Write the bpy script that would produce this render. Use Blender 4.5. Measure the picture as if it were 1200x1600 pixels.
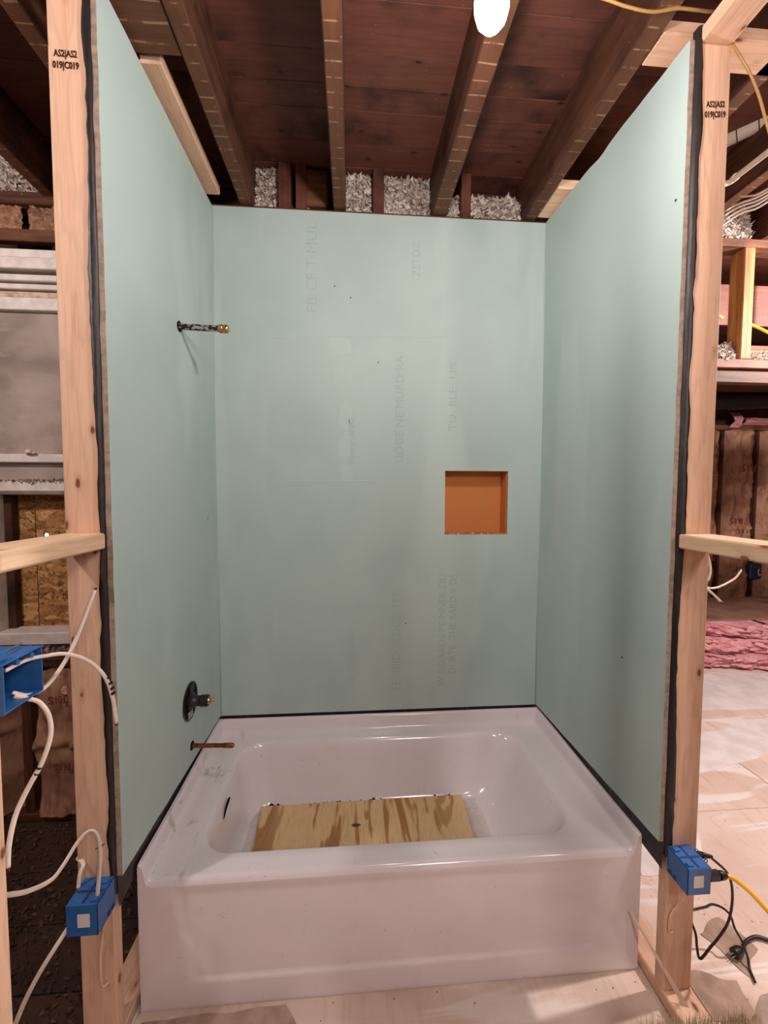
import bpy, bmesh, math, random
from mathutils import Vector, Matrix, noise
random.seed(7)
sc = bpy.context.scene
for o in list(bpy.data.objects): bpy.data.objects.remove(o)
COL = sc.collection

# ------------------------------------------------------------------ camera
CP = Vector((-0.147, -1.9437, 1.5219)); YAW, PIT, ROL, FPX = 0.0771, -0.0521, 0.0033, 656.379
FW = Vector((math.sin(YAW)*math.cos(PIT), math.cos(YAW)*math.cos(PIT), math.sin(PIT)))
R0 = Vector((math.cos(YAW), -math.sin(YAW), 0)); U0 = R0.cross(FW)
RT = R0*math.cos(ROL)+U0*math.sin(ROL); UP = U0*math.cos(ROL)-R0*math.sin(ROL)
cam = bpy.data.objects.new('camera', bpy.data.cameras.new('camera')); COL.objects.link(cam)
cam.data.sensor_fit = 'HORIZONTAL'; cam.data.sensor_width = 36; cam.data.lens = 36*FPX/1200
cam.data.clip_start = 0.02
M = Matrix((RT, UP, -FW)).transposed().to_4x4(); M.translation = CP; cam.matrix_world = M
sc.camera = cam
# ------------------------------------------------------------------ world, lamps of the rooms and an added fill, exposure
w = bpy.data.worlds.new('world'); sc.world = w; w.use_nodes = True
w.node_tree.nodes['Background'].inputs[0].default_value = (1.0, .80, .72, 1)
w.node_tree.nodes['Background'].inputs[1].default_value = 0.02
sc.view_settings.view_transform = 'Standard'; sc.view_settings.look = 'None'
sc.view_settings.gamma = 1; sc.view_settings.use_curve_mapping = False
sc.view_settings.exposure = 0.0
BULB_EMIT = 350.0
def lamp(name, loc, power, col=(1, .875, .85), r=.05):
    l = bpy.data.lights.new(name, 'POINT'); l.energy = power; l.color = col; l.shadow_soft_size = r
    o = bpy.data.objects.new(name, l); COL.objects.link(o); o.location = loc; return o
lamp('room_lamp_right', (2.60, -.58, 2.50), 270)
lamp('fill_lamp_behind', (.55, -2.9, 2.40), 82, r=.22)  # unseen lamp added behind the camera as soft fill for the alcove
lamp('room_lamp_doorway', (1.50, -2.3, 2.40), 42, r=.15)
lamp('room_lamp_left', (-1.72, -1.5, 2.55), 62)

# ------------------------------------------------------------------ helpers
def P(px, py, ax, v):                      # point of the photograph's sight line lying on a plane of the room
    d = FW+RT*((px-600)/FPX)-UP*((py-800)/FPX); i = 'xyz'.index(ax)
    return CP+d*((v-CP[i])/d[i])
WL = {}
def put(name, data, parent=None, org=(0, 0, 0)):
    o = bpy.data.objects.new(name, data); COL.objects.link(o); org = Vector(org)
    if parent is not None: o.parent = parent; o.location = org-WL[parent.name]
    else: o.location = org
    WL[o.name] = org.copy(); return o
def tag(o, label, cat, group=None):
    o['label'] = label; o['category'] = cat
    if group: o['group'] = group
    return o
def thing(name, label, cat, loc=(0, 0, 0), group=None):
    return tag(put(name, None, None, loc), label, cat, group)
def struct(o): o['kind'] = 'structure'; return o
class MB:
    def __init__(s): s.v = []; s.f = []; s.m = []; s.cm = 0
    def add(s, vs, fs, m=None):
        b = len(s.v); s.v += [Vector(q) for q in vs]
        for f in fs: s.f.append([b+i for i in f]); s.m.append(s.cm if m is None else m)
        return s
    def box(s, a, b, c=.0015, M=None):     # chamfered box between two corners
        x0, y0, z0 = (min(a[i], b[i]) for i in range(3)); x1, y1, z1 = (max(a[i], b[i]) for i in range(3))
        c = min(c, (x1-x0)*.3, (y1-y0)*.3, (z1-z0)*.3); vs = []; idx = {}
        for sx in (0, 1):
            for sy in (0, 1):
                for sz in (0, 1):
                    X, Y, Z = (x1 if sx else x0), (y1 if sy else y0), (z1 if sz else z0)
                    cx, cy, cz = (-c if sx else c), (-c if sy else c), (-c if sz else c)
                    for k, q in enumerate(((X, Y+cy, Z+cz), (X+cx, Y, Z+cz), (X+cx, Y+cy, Z))):
                        idx[sx, sy, sz, k] = len(vs); vs.append(q)
        I = lambda x, y, z, k: idx[x, y, z, k]; fs = []
        for q in (0, 1):
            L = [(0, 0), (1, 0), (1, 1), (0, 1)]
            for k, g in enumerate((lambda a, b: (q, a, b), lambda a, b: (a, q, b), lambda a, b: (a, b, q))):
                f = [I(*g(a, b), k) for a, b in L]
                fs.append(f if (q == 1) != (k == 1) else f[::-1])
        for a_ in (0, 1):
            for b_ in (0, 1):
                for ax, (k1, k2) in enumerate(((1, 2), (0, 2), (0, 1))):
                    g = (lambda t: (t, a_, b_), lambda t: (a_, t, b_), lambda t: (a_, b_, t))[ax]
                    fs.append([I(*g(0), k1), I(*g(1), k1), I(*g(1), k2), I(*g(0), k2)])
        for x in (0, 1):
            for y in (0, 1):
                for z in (0, 1): fs.append([I(x, y, z, 0), I(x, y, z, 1), I(x, y, z, 2)])
        if M is not None: vs = [M @ Vector(q) for q in vs]
        return s.add(vs, fs)
    def tube(s, pts, r, n=8, flat=1.0, up=None, sub=8, cap=True):
        pts = [Vector(p) for p in pts]
        if sub > 1 and len(pts) > 2:
            q = [pts[0]*2-pts[1]]+pts+[pts[-1]*2-pts[-2]]; out = []
            for i in range(1, len(q)-2):
                a, b, c, d = q[i-1:i+3]
                for k in range(sub):
                    t = k/sub
                    out.append(.5*((2*b)+(c-a)*t+(2*a-5*b+4*c-d)*t*t+(3*b-a-3*c+d)*t**3))
            pts = out+[pts[-1]]
        N = len(pts); nx = None; vs = []
        for i, p in enumerate(pts):
            t = (pts[min(i+1, N-1)]-pts[max(i-1, 0)]).normalized()
            if nx is None: nx = (Vector(up) if up else (Vector((0, 0, 1)) if abs(t.z) < .9 else Vector((1, 0, 0))))
            nx = (nx-t*nx.dot(t)).normalized(); ny = t.cross(nx)
            rr = r(i/(N-1)) if callable(r) else r
            for k in range(n):
                a = 2*math.pi*k/n; vs.append(p+nx*math.cos(a)*rr+ny*math.sin(a)*rr*flat)
        fs = [[i*n+k, i*n+(k+1) % n, (i+1)*n+(k+1) % n, (i+1)*n+k] for i in range(N-1) for k in range(n)]
        if cap: fs += [list(range(n))[::-1], [(N-1)*n+k for k in range(n)]]
        return s.add(vs, fs)
    def lathe(s, prof, a, b, n=24):        # (radius, distance) pairs about the line from a towards b
        a = Vector(a); t = (Vector(b)-a).normalized()
        nx = t.cross(Vector((0, 0, 1)) if abs(t.z) < .9 else Vector((1, 0, 0))).normalized(); ny = t.cross(nx); vs = []
        for r, d in prof:
            for k in range(n): vs.append(a+t*d+nx*(r*math.cos(2*math.pi*k/n))+ny*(r*math.sin(2*math.pi*k/n)))
        N = len(prof); fs = [[i*n+k, i*n+(k+1) % n, (i+1)*n+(k+1) % n, (i+1)*n+k] for i in range(N-1) for k in range(n)]
        fs += [list(range(n))[::-1], [(N-1)*n+k for k in range(n)]]
        return s.add(vs, fs)
    def grid(s, fn, nu, nv, close=False):
        vs = [fn(i/nu, j/nv) for j in range(nv+1) for i in range(nu+1)]
        return s.add(vs, [[j*(nu+1)+i, j*(nu+1)+i+1, (j+1)*(nu+1)+i+1, (j+1)*(nu+1)+i] for j in range(nv) for i in range(nu)])
    def build(s, name, mats, parent=None, smooth=False, org=None, fixn=True):
        if not isinstance(mats, (list, tuple)): mats = [mats]
        if org is None:
            lo = Vector([min(q[i] for q in s.v) for i in range(3)]); hi = Vector([max(q[i] for q in s.v) for i in range(3)]); org = (lo+hi)/2
            if parent is None: org.z = lo.z
        org = Vector(org)
        me = bpy.data.meshes.new(name); me.from_pydata([q-org for q in s.v], [], s.f)
        for m in mats: me.materials.append(m)
        me.polygons.foreach_set('material_index', s.m)
        if smooth: me.polygons.foreach_set('use_smooth', [True]*len(me.polygons))
        if fixn:
            bm = bmesh.new(); bm.from_mesh(me); bmesh.ops.recalc_face_normals(bm, faces=bm.faces); bm.to_mesh(me); bm.free()
        me.update()
        o = put(name, me, parent, org)
        if smooth == 'auto':
            for e in me.edges: pass
            me.set_sharp_from_angle(angle=math.radians(35))
        return o
def sst(a, b, x):
    t = max(0, min(1, (x-a)/(b-a))); return t*t*(3-2*t)
def nz(x, y, z, s=1.0): return noise.noise(Vector((x*s, y*s, z*s)))
def text(name, body, size, loc, rx, mat, parent, thick=.0004, sx=1.0, align='CENTER', bold=0):   # flat lettering as thin mesh
    cu = bpy.data.curves.new(name, 'FONT'); cu.body = body; cu.size = size; cu.extrude = thick; cu.align_x = align; cu.align_y = 'CENTER'
    cu.resolution_u = 2; cu.offset = bold; t = bpy.data.objects.new(name, cu); COL.objects.link(t)
    dg = bpy.context.evaluated_depsgraph_get(); me = bpy.data.meshes.new_from_object(t.evaluated_get(dg))
    bpy.data.objects.remove(t); me.materials.clear(); me.materials.append(mat)
    me.transform(rx.to_4x4() @ Matrix.Diagonal((sx, 1, 1, 1)))
    return put(name, me, parent, loc)
def rot(a, ax): return Matrix.Rotation(math.radians(a), 3, ax)

# ------------------------------------------------------------------ materials
def lin(c): return tuple(((x/255+.055)/1.055)**2.4 if x > 10 else x/255/12.92 for x in c)+(1,)
class NT:
    def __init__(s, name):
        s.m = bpy.data.materials.new(name); s.m.use_nodes = True; s.t = s.m.node_tree; s.b = s.t.nodes['Principled BSDF']
        s.tc = s.n('ShaderNodeTexCoord'); s.oi = s.n('ShaderNodeObjectInfo')
        a = s.n('ShaderNodeVectorMath', operation='SCALE'); a.inputs[0].default_value = (7, 13, 17); s.l(s.oi.outputs['Random'], a.inputs['Scale'])
        b = s.n('ShaderNodeVectorMath', operation='ADD'); s.l(s.tc.outputs['Object'], b.inputs[0]); s.l(a.outputs[0], b.inputs[1])
        s.co = b.outputs[0]; s.ob = s.tc.outputs['Object']
    def n(s, t, **k):
        q = s.t.nodes.new(t)
        for a, v in k.items(): setattr(q, a, v)
        return q
    def l(s, a, b): s.t.links.new(a, b)
    def map(s, sc, src=None):
        q = s.n('ShaderNodeVectorMath', operation='MULTIPLY'); s.l(src or s.co, q.inputs[0]); q.inputs[1].default_value = sc; return q.outputs[0]
    def noise(s, sc, detail=4, dist=0, rough=.55, src=None):
        q = s.n('ShaderNodeTexNoise'); s.l(s.map(sc if hasattr(sc, '__len__') else (sc,)*3, src), q.inputs['Vector'])
        q.inputs['Scale'].default_value = 1; q.inputs['Detail'].default_value = detail; q.inputs['Distortion'].default_value = dist; q.inputs['Roughness'].default_value = rough
        return q.outputs['Fac']
    def voro(s, sc, feature='F1', out='Distance', src=None, rnd=1):
        q = s.n('ShaderNodeTexVoronoi', feature=feature); s.l(s.map(sc if hasattr(sc, '__len__') else (sc,)*3, src), q.inputs['Vector'])
        q.inputs['Scale'].default_value = 1; q.inputs['Randomness'].default_value = rnd; return q.outputs[out]
    def ramp(s, f, stops, const=False):
        q = s.n('ShaderNodeValToRGB'); e = q.color_ramp.elements
        if const: q.color_ramp.interpolation = 'CONSTANT'
        while len(e) < len(stops): e.new(.5)
        for i, (p, c) in enumerate(stops):
            e[i].position = p; e[i].color = c if len(c) == 4 else lin(c)
        s.l(f, q.inputs[0]); return q.outputs[0]
    def step(s, f, a, b):
        q = s.n('ShaderNodeMapRange', interpolation_type='SMOOTHSTEP'); s.l(f, q.inputs[0])
        q.inputs[1].default_value = a; q.inputs[2].default_value = b; return q.outputs[0]
    def mix(s, f, a, b, mode='MIX'):
        q = s.n('ShaderNodeMix', data_type='RGBA', blend_type=mode)
        for v, i in ((f, 0), (a, 6), (b, 7)):
            if isinstance(v, (int, float)): q.inputs[i].default_value = v
            elif isinstance(v, tuple): q.inputs[i].default_value = v if len(v) == 4 else lin(v)
            else: s.l(v, q.inputs[i])
        return q.outputs[2]
    def math(s, op, a, b=0.0, c=None):
        q = s.n('ShaderNodeMath', operation=op)
        for i, v in enumerate((a, b) if c is None else (a, b, c)):
            if isinstance(v, (int, float)): q.inputs[i].default_value = v
            else: s.l(v, q.inputs[i])
        return q.outputs[0]
    def xyz(s, src=None):
        q = s.n('ShaderNodeSeparateXYZ'); s.l(src or s.ob, q.inputs[0]); return q.outputs
    def bump(s, h, strength=.3, dist=.002):
        q = s.n('ShaderNodeBump'); q.inputs['Strength'].default_value = strength; q.inputs['Distance'].default_value = dist
        s.l(h, q.inputs['Height']); s.l(q.outputs[0], s.b.inputs['Normal'])
    def fin(s, col, rough=.6, metal=0, spec=.5, trans=0, **k):
        if isinstance(col, tuple): s.b.inputs['Base Color'].default_value = col if len(col) == 4 else lin(col)
        else: s.l(col, s.b.inputs['Base Color'])
        if isinstance(rough, (int, float)): s.b.inputs['Roughness'].default_value = rough
        else: s.l(rough, s.b.inputs['Roughness'])
        s.b.inputs['Metallic'].default_value = metal; s.b.inputs['Specular IOR Level'].default_value = spec
        s.b.inputs['Transmission Weight'].default_value = trans
        for a, v in k.items(): s.b.inputs[a.replace('_', ' ')].default_value = v
        return s.m
MC = {}
def wood(kind, ax):
    if (kind, ax) in MC: return MC[kind, ax]
    ca, cb, kn, dark = {'pine': ((218, 182, 154), (207, 166, 137), True, (120, 72, 44)),
                        'pale': ((224, 194, 162), (212, 176, 142), True, (140, 92, 56)),
                        'old': ((104, 66, 48), (66, 38, 27), False, (30, 18, 12)),
                        'deck': ((112, 68, 55), (96, 55, 45), True, (52, 28, 21)),
                        'mid': ((140, 94, 66), (104, 64, 44), True, (58, 32, 20)),
                        'gold': ((196, 140, 84), (150, 92, 50), False, (86, 48, 24))}[kind]
    t = NT(kind+'_wood_'+ax); i = 'xyz'.index(ax)
    def sc(al, ac): q = [ac]*3; q[i] = al; return q
    warp = t.noise(sc(1.6, 9), 2)
    g = t.noise(sc(2.2, 34), 5, .8); fine = t.noise(sc(7, 260), 3)
    col = t.ramp(g, [(.3, ca), (.7, cb)])
    rings = t.math('SINE', t.math('MULTIPLY', t.math('ADD', warp, t.math('MULTIPLY', g, .18)), 58))
    col = t.mix(t.math('MULTIPLY', t.step(rings, .1, 1), .22), col, tuple(int(x*.80) for x in cb))
    col = t.mix(t.math('MULTIPLY', t.step(fine, .5, .75), .3), col, tuple(int(x*.72) for x in cb))
    if kn:
        v = t.voro(sc(7.5, 16), rnd=1); nn = t.noise(60, 2)
        d = t.math('ADD', v, t.math('MULTIPLY', t.math('SUBTRACT', nn, .5), .08))
        col = t.mix(t.math('MULTIPLY', t.math('SUBTRACT', 1, t.step(d, .05, .26)), .45), col, tuple((a+b)//2 for a, b in zip(cb, dark)))
        col = t.mix(t.math('SUBTRACT', 1, t.step(d, .07, .115)), col, dark)
    if kind in ('old', 'deck', 'mid'):
        bl = t.noise(5, 4); col = t.mix(t.step(bl, .45, .75), col, tuple(int(x*.55) for x in cb))
        sp = t.noise(90, 2); col = t.mix(t.math('MULTIPLY', t.step(sp, .73, .78), .7), col, (176, 156, 140))
    if kind == 'old':                      # pale ghosts that plaster keys and lath left on the joist edges
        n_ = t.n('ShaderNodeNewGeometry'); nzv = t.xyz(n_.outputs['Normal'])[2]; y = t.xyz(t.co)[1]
        st = t.math('SINE', t.math('ADD', t.math('MULTIPLY', y, 2*math.pi/.052), t.math('MULTIPLY', t.noise((3, 11, 3), 2), 3.4)))
        k = t.math('MULTIPLY', t.step(st, .93, .985), t.step(t.math('MULTIPLY', nzv, -1), .8, .9))
        k = t.math('MULTIPLY', k, t.step(t.noise((26, 9, 30), 3), .40, .56))
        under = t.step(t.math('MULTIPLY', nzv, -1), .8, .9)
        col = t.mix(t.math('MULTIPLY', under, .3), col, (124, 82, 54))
        col = t.mix(t.math('MULTIPLY', k, .6), col, (176, 144, 116))
    t.bump(t.math('ADD', g, t.math('MULTIPLY', fine, .5)), .25, .0015)
    MC[kind, ax] = t.fin(col, .62, spec=.3); return MC[kind, ax]
def plain(name, c, rough=.5, metal=0, spec=.5, var=.0, vs=30, bump=0, **k):
    t = NT(name)
    col = lin(c)
    if var:
        n_ = t.noise(vs, 4); col = t.mix(t.step(n_, .35, .7), tuple(c), tuple(max(0, int(x*(1-var))) for x in c))
        if bump: t.bump(n_, .5, bump)
    return t.fin(col, rough, metal, spec, **k)
def m_green():
    t = NT('green_board_paper'); n1 = t.noise(2.2, 4); n2 = t.noise((3.2, 3.2, .7), 3)
    col = t.mix(t.step(n1, .4, .7), (172, 191, 186), (165, 185, 180))
    col = t.mix(t.math('MULTIPLY', t.step(n2, .5, .62), .5), col, (183, 201, 195))
    t.bump(t.noise(420, 2), .08, .0006)
    return t.fin(col, .55, spec=.35)
GREEN = m_green()
CORE = plain('gypsum_edge_core', (158, 138, 122), .9, var=.2, vs=60, bump=.001)
COMPOUND = plain('joint_compound', (205, 210, 204), .75, spec=.2)
COMPOUND_G = plain('thin_compound_skim', (177, 196, 191), .7, spec=.2)
PRINT = plain('faint_board_print', (162, 181, 176), .7, spec=.2)
STAMP = plain('dark_lumber_stamp_ink', (52, 30, 20), .8, spec=.1)
def m_black():
    t = NT('black_tar_paper'); n1 = t.noise((60, 60, 14), 4)
    t.bump(n1, .7, .004); return t.fin(t.ramp(n1, [(.35, (20, 15, 15)), (.62, (34, 27, 26)), (.8, (84, 72, 66))]), .5)
BLACKP = m_black()
def m_tub(name, smear):
    t = NT(name); n1 = t.noise(14, 5); sm = t.noise(38, 4, 1.2); z = t.xyz()[2]
    col = t.mix(t.math('MULTIPLY', t.step(sm, .66, .74), .35), (224, 216, 218), (168, 157, 156))
    col = t.mix(t.math('MULTIPLY', t.step(n1, .52, .75), .18), col, (206, 194, 190))
    lf = t.step(t.math('MULTIPLY', t.xyz()[0], -1), .61, .66); sm2 = t.noise((26, 9, 9), 5, .8)
    if smear: col = t.mix(t.math('MULTIPLY', t.math('MULTIPLY', lf, t.step(sm2, .57, .70)), .5), col, (136, 122, 114))
    sp = t.voro(46); col = t.mix(t.math('MULTIPLY', t.math('SUBTRACT', 1, t.step(sp, .05, .075)), t.step(t.noise(5, 2), .52, .6)), col, (120, 96, 84))
    return t.fin(col, .16, spec=.5, Coat_Weight=.25, Coat_Roughness=.08)
TUB = m_tub('white_tub_enamel', False); TUBD = m_tub('white_tub_enamel_smeared', True)
DARK = plain('dark_hole', (14, 11, 10), .8, spec=.1)
def m_ply():
    t = NT('plywood_face_grain'); x = t.xyz(t.co)
    wv = t.noise((11, 1.5, 3), 3, .5)
    s_ = t.math('SINE', t.math('MULTIPLY', wv, 22)); f = t.noise((260, 20, 60), 3); pa = t.noise((5, .6, 3), 2)
    col = t.ramp(s_, [(.1, (218, 184, 138)), (.42, (208, 170, 122)), (.56, (178, 134, 88)), (1, (162, 116, 72))])
    col = t.mix(t.math('MULTIPLY', t.step(f, .45, .7), .3), col, (150, 104, 62))
    col = t.mix(t.math('MULTIPLY', t.step(pa, .5, .6), .25), col, (226, 190, 140))
    k = t.voro((4.3, 9, 9)); col = t.mix(t.math('SUBTRACT', 1, t.step(k, .06, .1)), col, (92, 54, 30))
    return t.fin(col, .55, spec=.3)
PLY = m_ply()
def m_floor(name, a, b, c, white):
    t = NT(name); n1 = t.noise((2.4, 3.8, 1), 5, .4); n2 = t.noise((1.1, 5.5, 1), 4, 1.0); n3 = t.noise(160, 3); x = t.noise((40, 6, 1), 3)
    col = t.mix(t.step(n1, .4, .65), a, b)
    col = t.mix(t.math('MULTIPLY', t.step(x, .5, .7), .25), col, c)
    if white: col = t.mix(t.math('MULTIPLY', t.step(n2, .52, .60), .85), col, white)
    col = t.mix(t.math('MULTIPLY', t.step(n3, .58, .8), .35), col, c)
    sp = t.voro(24); col = t.mix(t.math('SUBTRACT', 1, t.step(sp, .05, .07)), col, tuple(int(q*.6) for q in c))
    t.bump(t.math('ADD', n3, n2), .3, .002)
    return t.fin(col, .75, spec=.25)
FLOOR_R = m_floor('worn_plywood_subfloor', (218, 198, 184), (208, 184, 168), (166, 138, 120), (228, 220, 216))
FLOOR_A = m_floor('dusty_beige_floor_sheet', (204, 184, 170), (194, 172, 156), (160, 134, 118), (212, 200, 190))
FLOOR_L = m_floor('grimy_dark_floor_boards', (74, 52, 42), (56, 40, 33), (32, 22, 18), None)
def m_osb():
    t = NT('strand_board'); v = t.voro((22, 22, 60), out='Color', src=t.map((1, 1, 1))); vd = t.noise((30, 30, 30), 3, 2.5)
    q = t.n('ShaderNodeSeparateColor'); t.l(v, q.inputs[0])
    col = t.ramp(q.outputs[0], [(0, (140, 98, 60)), (.5, (186, 138, 86)), (1, (212, 168, 112))])
    col = t.mix(t.step(vd, .5, .7), col, (96, 58, 32)); return t.fin(col, .7, spec=.2)
OSB = m_osb()
def m_kraft():
    t = NT('kraft_paper_facing'); n1 = t.noise(7, 4); n2 = t.noise((30, 30, 9), 4, .8)
    col = t.mix(t.step(n1, .4, .66), (176, 134, 106), (148, 108, 86))
    col = t.mix(t.math('MULTIPLY', t.step(n2, .52, .7), .5), col, (96, 62, 50)); t.bump(n2, .6, .006)
    return t.fin(col, .55, spec=.35)
KRAFT = m_kraft(); KPRINT = plain('red_facing_print', (138, 62, 58), .7, spec=.2)
def m_pink():
    t = NT('pink_glass_wool'); n1 = t.noise((6, 10, 34), 5, .5); n2 = t.noise(90, 4)
    col = t.mix(t.step(n1, .4, .65), (226, 166, 170), (200, 126, 132)); col = t.mix(t.math('MULTIPLY', t.step(n2, .5, .75), .5), col, (240, 186, 190))
    t.bump(t.math('ADD', n1, n2), .9, .008); return t.fin(col, .95, spec=.1)
PINK = m_pink()
def m_cell():
    t = NT('grey_cellulose_fluff'); v = t.voro(85, out='Color'); q = t.n('ShaderNodeSeparateColor'); t.l(v, q.inputs[0])
    return t.fin(t.ramp(q.outputs[0], [(0, (150, 134, 126)), (.4, (196, 184, 174)), (.75, (224, 214, 204)), (1, (128, 104, 90))]), .95, spec=.1)
CELL = m_cell()
BLUE = plain('blue_outlet_box_plastic', (44, 98, 160), .38, var=.12, vs=20)
BLUE_D = plain('blue_box_slot', (16, 44, 92), .5)
STICK = plain('white_paper_sticker', (208, 204, 198), .6)
CABLE = plain('white_cable_jacket', (232, 216, 202), .42, var=.06, vs=25)
CABLE_P = plain('black_cable_print', (24, 20, 20), .6)
CORDB = plain('black_cord_rubber', (26, 17, 17), .42)
CORDY = plain('yellow_cord_jacket', (240, 178, 40), .42)
WIREY = plain('yellow_cable_jacket', (156, 120, 66), .45)
WIREL = plain('lime_cable_jacket', (216, 214, 60), .45)
COPPER = plain('tarnished_copper', (176, 104, 74), .38, 1, var=.35, vs=60)
BRASS = plain('dull_brass', (214, 164, 116), .32, 1, var=.25, vs=70)
def m_galv():
    t = NT('stained_galvanised_steel'); n1 = t.noise((60, 90, 90), 3); col = t.ramp(n1, [(.44, (186, 182, 176)), (.54, (48, 42, 38))], False)
    return t.fin(col, .4, .7)
GALV = m_galv()
VALVE = plain('black_valve_plastic', (24, 24, 24), .4, var=.3, vs=60); STEEL = plain('bright_steel', (190, 188, 184), .3, 1)
def m_niche():
    t = NT('orange_foam_board'); x = t.xyz(); 
    def ln(c): return t.step(t.math('ABSOLUTE', t.math('SINE', t.math('MULTIPLY', c, math.pi/.0066))), .0, .5)
    g = t.math('MULTIPLY', ln(x[0]), ln(x[2]))
    col = t.mix(g, (170, 98, 50), (214, 142, 82)); t.bump(g, .3, .001); return t.fin(col, .75, spec=.2)
NICHE = m_niche(); NICHE_S = plain('orange_foam_side', (196, 118, 64), .75, spec=.2)
WHITEP = plain('aged_white_paint', (238, 229, 220), .5, var=.1, vs=18)
PVC = plain('white_pipe_plastic', (222, 206, 192), .35)
def m_glass():
    t = NT('dusty_window_pane'); n1 = t.noise((3, 3, 3), 5, .6); n2 = t.noise((9, 9, 30), 4)
    col = t.mix(t.step(n1, .38, .7), (140, 126, 117), (184, 168, 158)); col = t.mix(t.math('MULTIPLY', t.step(n2, .55, .75), .5), col, (196, 178, 166))
    return t.fin(col, .28, spec=.6)
PANE = m_glass()
FILM = NT('clear_plastic_film'); FILM = FILM.fin((222, 210, 202), .22, spec=.6, Alpha=.55)
DUST = plain('sill_dust_and_rubble', (176, 156, 140), .95, var=.4, vs=90, bump=.004)
SOCK = plain('white_porcelain_socket', (214, 204, 196), .3)
BRIST = plain('tan_bristles', (244, 226, 198), .7, var=.3, vs=200)
SHELL = plain('dim_brown_wall_boards', (124, 98, 82), .85, var=.2, vs=4)
BLACKM = plain('black_duct_wrap', (24, 18, 17), .5, var=.3, vs=12)
def m_bulb():
    t = NT('lit_bulb_glass'); t.b.inputs['Emission Color'].default_value = (1, .88, .84, 1); t.b.inputs['Emission Strength'].default_value = BULB_EMIT
    return t.fin((240, 235, 230), .3)
BULB = m_bulb()

# ================================================================== THE SETTING
# ---- floor
fl = struct(MB().box((-4, -4.6, -.06), (5.6, 3.2, -.019), 0).build('floor', FLOOR_L))
for i in range(9):                          # dark old boards of the left room
    y0 = -1.75+i*.215
    MB().box((-3.4, y0+.003, -.02), (-.80, y0+.212, random.uniform(-.003, 0)), .003).build('floor_board', FLOOR_L, fl)
seams = [.86, 2.02, 3.24, 4.46]; ys = [-2.6, -1.36, -.14, .62, 1.86, 3.1]
for i in range(3):
    for j in range(5):
        MB().box((seams[i]+.0015 if i else .80, ys[j]+.0015, -.02), (seams[i+1]-.0015, ys[j+1]-.0015, random.uniform(-.002, 0)), .002).build('plywood_sheet', FLOOR_R, fl)
MB().box((-.80, -2.6, -.02), (.80, .1, -.004), .002).build('plywood_sheet', FLOOR_R, fl)
def sheet(u, v):
    x = -.765+u*1.535; y = -.745-v*.75
    return (x, y, .001+.0025*max(0, nz(x*3, y*5, .3, 2)))
MB().grid(sheet, 60, 30).build('floor_sheet', FLOOR_A, fl, True)
def patch(pts, z, mat, name='filler_patch', n=40):
    c = Vector((sum(p[0] for p in pts)/len(pts), sum(p[1] for p in pts)/len(pts), 0)); o = []
    for i in range(len(pts)):
        a, b = Vector((*pts[i], 0)), Vector((*pts[(i+1) % len(pts)], 0)); k = n//len(pts)
        for j in range(k):
            q = a.lerp(b, j/k); d = (q-c).normalized(); o.append(q+d*.03*nz(q.x, q.y, z, 9))
    vs = [(q.x, q.y, z) for q in o]+[(q.x, q.y, z-.004) for q in o]; N = len(o)
    return MB().add(vs, [list(range(N))]+[[i, (i+1) % N, N+(i+1) % N, N+i] for i in range(N)]).build(name, mat, fl)
WPATCH = plain('white_floor_filler', (226, 218, 214), .8, var=.08, vs=8, spec=.2)
DPATCH = plain('grey_floor_stain', (170, 146, 128), .8, var=.15, vs=20, spec=.2)
patch([(1.35, .02), (2.7, .34), (2.7, .62), (1.45, .30)], .0012, WPATCH, n=60)
patch([(1.9, .72), (3.2, .72), (3.4, 1.25), (2.3, 1.3)], .0012, WPATCH, n=60)
patch([(1.0, -.44), (1.3, -.42), (1.42, -.20), (1.08, -.28)], .0011, WPATCH, n=60)
patch([(1.10, -.80), (1.19, -.72), (1.16, -.62), (1.04, -.66)], .0011, DPATCH, n=50)
patch([(.89, -.89), (1.02, -.93), (1.05, -.80), (.9, -.78)], .001, DPATCH, n=50)
patch([(-.74, -.775), (-.34, -.762), (-.30, -.82), (-.74, -.85)], .0045, DPATCH, n=60)

# ---- ceiling: deck boards over joists
ce = struct(MB().box((-4, -4.6, 3.0), (5.6, 3.2, 3.05), 0).build('ceiling', wood('deck', 'x')))
JX = [-2.24, -1.835, -1.432, -1.022, -.605, -.199, .25, .672, 1.085, 1.49, 1.9, 2.31]
y = .16; k = 0
while y > -2.7:
    wd = random.choice((.10, .13, .155, .115)); xs = [-3.2, random.choice(JX[3:8]), 3.2]
    for a, b in zip(xs, xs[1:]):
        MB().box((a+.001, y-wd+.0004, 2.972+random.uniform(-.001, .001)), (b-.0003, y-.0004, 2.999), .0012).build('deck_board', wood('deck', 'x'), ce)
    y -= wd
JX = [-2.24, -1.835, -1.432, -1.022, -.605, -.199, .25, .672, 1.085, 1.49, 1.9, 2.31]
for x in JX:
    h = .0275 if x != .25 else .033
    yb = .12 if -.8 < x < .8 else .16
    MB().box((x-h, -3.6, 2.768), (x+h, yb, 2.972), .004).build('joist', wood('old', 'y'), ce)
MB().box((.13, -.95, 2.83), (.176, -.2, 2.972), .004).build('joist_sister', wood('old', 'y'), ce) if False else None
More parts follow.
